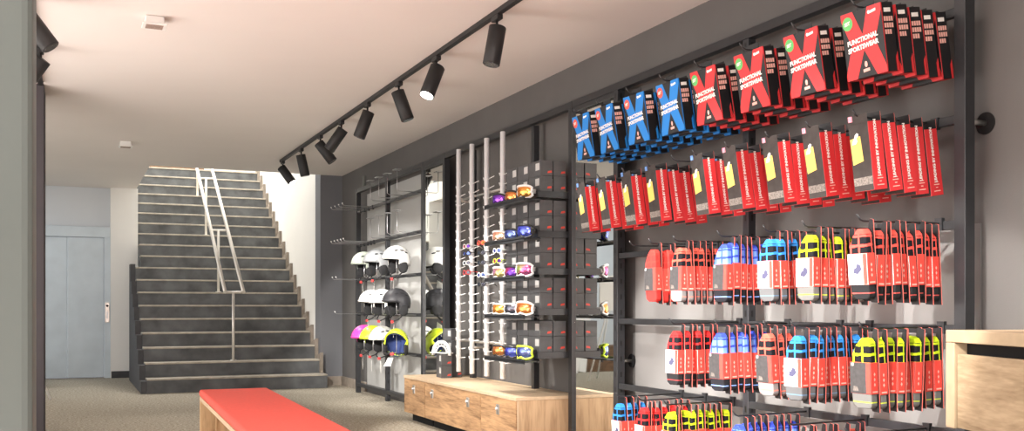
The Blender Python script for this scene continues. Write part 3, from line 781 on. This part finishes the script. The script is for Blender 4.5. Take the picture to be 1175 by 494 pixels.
for i, y in enumerate(row2):
    hook(y+.05, 1.80, 'black hook holding the %s group of red spined boxes from the left' % ORD[i])
    for k in range(cnt[i]):
        c = copy_tree(LB['b' if i < 5 else 'p'], skip=() if k == 0 else ('yellow_tag', 'printed_strip') + (('size_cube',) if i >= 5 else ()))
        c.location = (2.832+.0735*k+random.uniform(-.002, .002)*(k > 0), y+random.uniform(-.005, .005)*(k > 0), 1.772-.003*k)
        c.rotation_euler = (random.uniform(-.01, .01), R(-8+random.uniform(-1, 1)), random.uniform(-.02, .02))
        tag(c, 'red spined dark box, %s from the front in the %s group from the left' % (ORD[k], ORD[i]), 'box', 'red spined boxes on the second row of hooks')
# empty hook between
hook(4.29, 1.80, 'empty black hook between red spined boxes, below the crossed cartons')
for c in LB.values(): remove_tree(c)

# ---- socks
def sockpack(col, label):
    t = empty('sock_pack')
    def shp(dx, x0, x1):
        o = [(-.001, .012), (.008, .001), (.07, 0), (.094, .012), (.100, .05), (.101, .17), (.094, .210), (.072, .250), (.045, .276), (.015, .274), (.0, .255), (-.002, .18), (-.001, .06)]
        return MB().prism([(p[0], p[1]) for p in o], 'x', x0, x1)
    shp(0, 0, .033).build('sock_pair', SOCK[col], t, bevel=.005, seg=2)
    b = MB().box(-.0025, .0355, -.0035, .1045, .058, .18, 0, fm={'-x': 1}).build('paper_band', ['band_red', 'label_white' if label == 'w' else 'label_black'], t, bevel=.001)
    b2 = MB()
    for z in (.095, .115, .135): b2.face([(.016-.0045, -.0045, z), (.016, -.0045, z-.008), (.016+.0045, -.0045, z), (.016, -.0045, z+.008)])
    b2.face([(.004, -.0045, .064), (.03, -.0045, .064), (.03, -.0045, .070), (.004, -.0045, .070)])
    b2.build('band_marks', 'pink_print', b, fix=False)
    b3 = MB()
    if label == 'w':
        b3.face([(-.0035, .075, .105), (-.0035, .05, .100), (-.0035, .028, .118), (-.0035, .035, .135), (-.0035, .052, .142), (-.0035, .06, .125), (-.0035, .07, .122)])
        b3.face([(-.0035, .020, .06), (-.0035, .0, .06), (-.0035, .0, .178), (-.0035, .020, .178)], 1)
        b3.build('band_logo', ['ink', 'band_red'], b, fix=False)
    else:
        b3.face([(-.0035, .095, .165), (-.0035, .083, .165), (-.0035, .083, .177), (-.0035, .095, .177)]); b3.face([(-.0035, .09, .068), (-.0035, .06, .068), (-.0035, .065, .083), (-.0035, .085, .088)], 1)
        b3.face([(-.0035, .020, .06), (-.0035, .0, .06), (-.0035, .0, .178), (-.0035, .020, .178)], 2)
        b3.build('band_logo', ['label_white', 'grey_print', 'band_red'], b, fix=False)
    c_ = MB().prism([(-.0065, -.014), (.03, -.012), (.04, .02), (.05, .2), (.030, .24), (.018, .30), (.012, .312), (-.006, .308), (-.0065, .2)], 'x', .0355, .0395, 1, mcap=0).build('hanger_card', ['card_black', 'salmon'], t)
    return t
SP_ = {}
def socks(row, rail, groups):
    rn = {3: 'upper', 4: 'middle', 5: 'lowest'}[row]
    for gi, (y, col, lb, n, nm) in enumerate(groups):
        hook(y+.0, rail+.01, 'black hook holding the %s socks of the %s row' % (nm, rn))
        if (col, lb) not in SP_: SP_[(col, lb)] = sockpack(col, lb)
        for k in range(n):
            c = copy_tree(SP_[(col, lb)])
            c.location = (2.822+.0415*k+random.uniform(-.003, .003)*(k > 0), y-.048+random.uniform(-.008, .008)*(k > 0), rail-.305+random.uniform(-.004, .004))
            c.rotation_euler = (random.uniform(-.04, .04)*(k > 0), R(random.uniform(-4.5, 1.5)), random.uniform(-.05, .05))
            tag(c, '%s socks in red band, %s row, %s from the front' % (nm, rn, ORD[k]), 'socks', 'banded sock packs on hooks')
hook(4.703, 1.39, 'empty black hook left of the plain red socks')
socks(3, 1.38, [(4.507, 'red', 'b', 3, 'plain red'), (4.276, 'redgrey', 'b', 6, 'salmon and grey'), (3.899, 'blue', 'b', 8, 'royal blue'), (3.558, 'lightblue', 'w', 6, 'light blue and grey'), (3.302, 'yellow', 'w', 7, 'neon yellow and grey'), (2.986, 'redblack', 'w', 9, 'coral and black')])
socks(4, .96, [(4.308, 'redblack2', 'w', 6, 'scarlet and black'), (3.92, 'blue', 'b', 7, 'royal blue'), (3.558, 'redgrey', 'b', 3, 'salmon and grey'), (3.373, 'lightblue', 'w', 9, 'light blue and grey'), (2.975, 'yellow', 'b', 9, 'neon yellow and grey')])
socks(5, .54, [(4.854, 'lightblue', 'w', 4, 'light blue and grey'), (4.621, 'redblack2', 'w', 7, 'scarlet and black'), (4.365, 'yellow', 'b', 9, 'neon yellow and grey'), (3.778, 'blue', 'b', 8, 'royal blue'), (3.40, 'redgrey', 'b', 9, 'salmon and grey'), (3.05, 'redblack', 'w', 9, 'coral and black')])
for o in SP_.values(): remove_tree(o)
remove_tree(bh)

# ---------------------------------------------------------------- red bench
bn = empty('upholstered_bench', (1.105, 7.47, 0), R(-1.9)); hw = .243; L_ = 4.6
cu = MB().box(-hw, hw, -L_, 0, .405, .455).build('seat_cushion', 'red_cush', bn, bevel=.018, seg=4)
MB().box(-hw+.004, hw-.004, -L_+.01, -.004, .375, .404).build('top_board', 'oak_edge', bn, bevel=.002)
MB().box(-hw+.004, hw-.004, -L_+.01, -.004, 0, .028).build('bottom_board', 'oak_y', bn, bevel=.002)
for y in (-.005, -1.15, -2.3, -3.45, -L_+.04):
    MB().box(-hw+.004, hw-.004, y-.028, y, .028, .375).build('upright_panel', 'oak_z', bn, bevel=.002)
tag(bn, 'long wooden bench with a red upholstered seat on the carpet', 'bench')

# ---------------------------------------------------------------- wooden drawer counter, lower right
ct = empty('drawer_counter', (1.838, 1.676, 0), R(-19.4))
# local: y runs away along the face, x into the body ; far end at y=0
MB().box(0, .5, -1.3, 0, .970, .998).build('top_board', 'oak_near_edge', ct, bevel=.0015)
MB().box(0, .5, -.036, 0, .776, .969).build('end_board', 'oak_near_edge', ct, bevel=.0015)
MB().box(0, .5, -1.3, -1.264, .776, .969).build('end_board', 'oak_near_edge', ct, bevel=.0015)
MB().box(.02, .5, -1.263, -.037, .776, .80).build('bottom_board', 'oak_near', ct)
for (a, b_) in ((-.645, -.039), (-1.26, -.649)):
    MB().box(.006, .024, a, b_, .778, .944).build('drawer_front', 'oak_near', ct, bevel=.0015)
MB().box(.48, .499, -1.263, -.037, .80, .969).build('back_board', 'blackm', ct)
MB().box(.03, .47, -1.262, -.038, .801, .968).build('gap_shade_fill', 'blackm', ct)  # added black fill, paints the shade inside the drawer gap
MB().box(.06, .46, -1.25, -.05, 0, .775).build('base_cabinet', 'blackm', ct)
tag(ct, 'pale oak counter with shallow drawer at the lower right corner', 'counter')

# ---------------------------------------------------------------- things the mirrors show / tucked behind the columns
bx = MB().box(-2.0, -.45, 14.2, 14.6, 0, .42).build('wooden_crate', 'oak_far', bevel=.004)
tag(bx, 'brown wooden box seen only in the mirror beside the goggle boxes', 'crate')
for i, (x, a) in enumerate(((-1.0, 9), (-.8, 14), (-.62, 19))):
    s = MB().box(-.07, .07, -.008, .008, 0, 1.55).build('white_board', 'offwhite', bevel=.01); s.location = (x, 14.05-.1*i, .01); s.rotation_euler = (R(-6), R(-a), 0)
    tag(s, 'white board leaning by the brown box, %s, seen in the mirror' % ORD[i], 'board', 'white boards leaning')
t = empty('sign_stand', (-.185, 12.34, 0))
MB().tube([(0, 0, .01), (-.42, .1, 1.15)], .012, 8).build('leg', 'offwhite', t)
MB().tube([(-.84, 0, .01), (-.42, .1, 1.15)], .012, 8).build('leg', 'offwhite', t)
MB().tube([(-.42, .5, .01), (-.42, .1, 1.15)], .012, 8).build('leg', 'offwhite', t)
MB().box(-.62, -.22, .06, .08, 1.0, 1.5).build('board', 'offwhite', t)
tag(t, 'white stand with a slanted leg just behind the dark column', 'stand')

# ---------------------------------------------------------------- lights
def area(loc, tgt, sx, sy, e, col=(1, 1, 1), name='area'):
    l = bpy.data.lights.new(name, 'AREA'); l.shape = 'RECTANGLE'; l.size = sx; l.size_y = sy; l.energy = e; l.color = col
    o = bpy.data.objects.new(name, l); COL.objects.link(o); o.location = loc
    o.rotation_euler = (Vector(tgt)-Vector(loc)).to_track_quat('-Z', 'Y').to_euler(); return o
area((-4.1, 5.5, 1.5), (0, 5.5, 1.3), 15, 2.2, 250, (1, .98, .95), 'left_fill')  # added fill lamp along the left, no windows in that wall
area((-.6, -3.0, 1.5), (.9, 6, 1.1), 4.5, 2.2, 260, (1, .98, .95), 'rear_fill')  # added fill lamp behind the camera, no window there
area((-2.4, 6.5, .4), (-1.9, 6.5, 2.8), 2.4, 12, 420, (1, .90, .85), 'floor_level_fill')  # added unseen lamp aimed up to brighten the ceiling
area((.6, 2.3, .3), (.9, 5.0, 2.8), 1.8, 2.4, 95, (1, .66, .56), 'warm_bounce')  # added unseen lamp that tints the ceiling in place of bounced red light
area((.9, 3.4, 2.79), (.9, 3.4, 0), 1.2, 1.6, 70, (1, .95, .9), 'overhead_fill')  # added overhead fill lamp out of view, not a ceiling fixture
area((1.9, 16.5, 6.1), (1.9, 16, 0), 2.0, 4.5, 450, (1, .98, .94), 'stairwell_daylight')
area((-2.0, 14.3, 2.75), (-2.0, 14.6, 0), 1.6, 2.4, 60, (.85, .93, 1.0), 'elevator_lobby')
w = bpy.data.worlds.new('world'); scene.world = w; w.use_nodes = True
w.node_tree.nodes['Background'].inputs['Color'].default_value = (.9, .92, 1, 1); w.node_tree.nodes['Background'].inputs['Strength'].default_value = .35

# ---------------------------------------------------------------- camera
cam = bpy.data.cameras.new('camera'); co = bpy.data.objects.new('camera', cam); COL.objects.link(co)
co.location = (0, 0, 1.05); co.rotation_euler = (R(90), 0, R(-24.06))
cam.sensor_width = 36; cam.lens = 36*1140/1175; cam.shift_y = (352-247)/1175; cam.clip_start = .05
scene.camera = co
scene.view_settings.view_transform = 'Standard'
scene.view_settings.exposure = 0
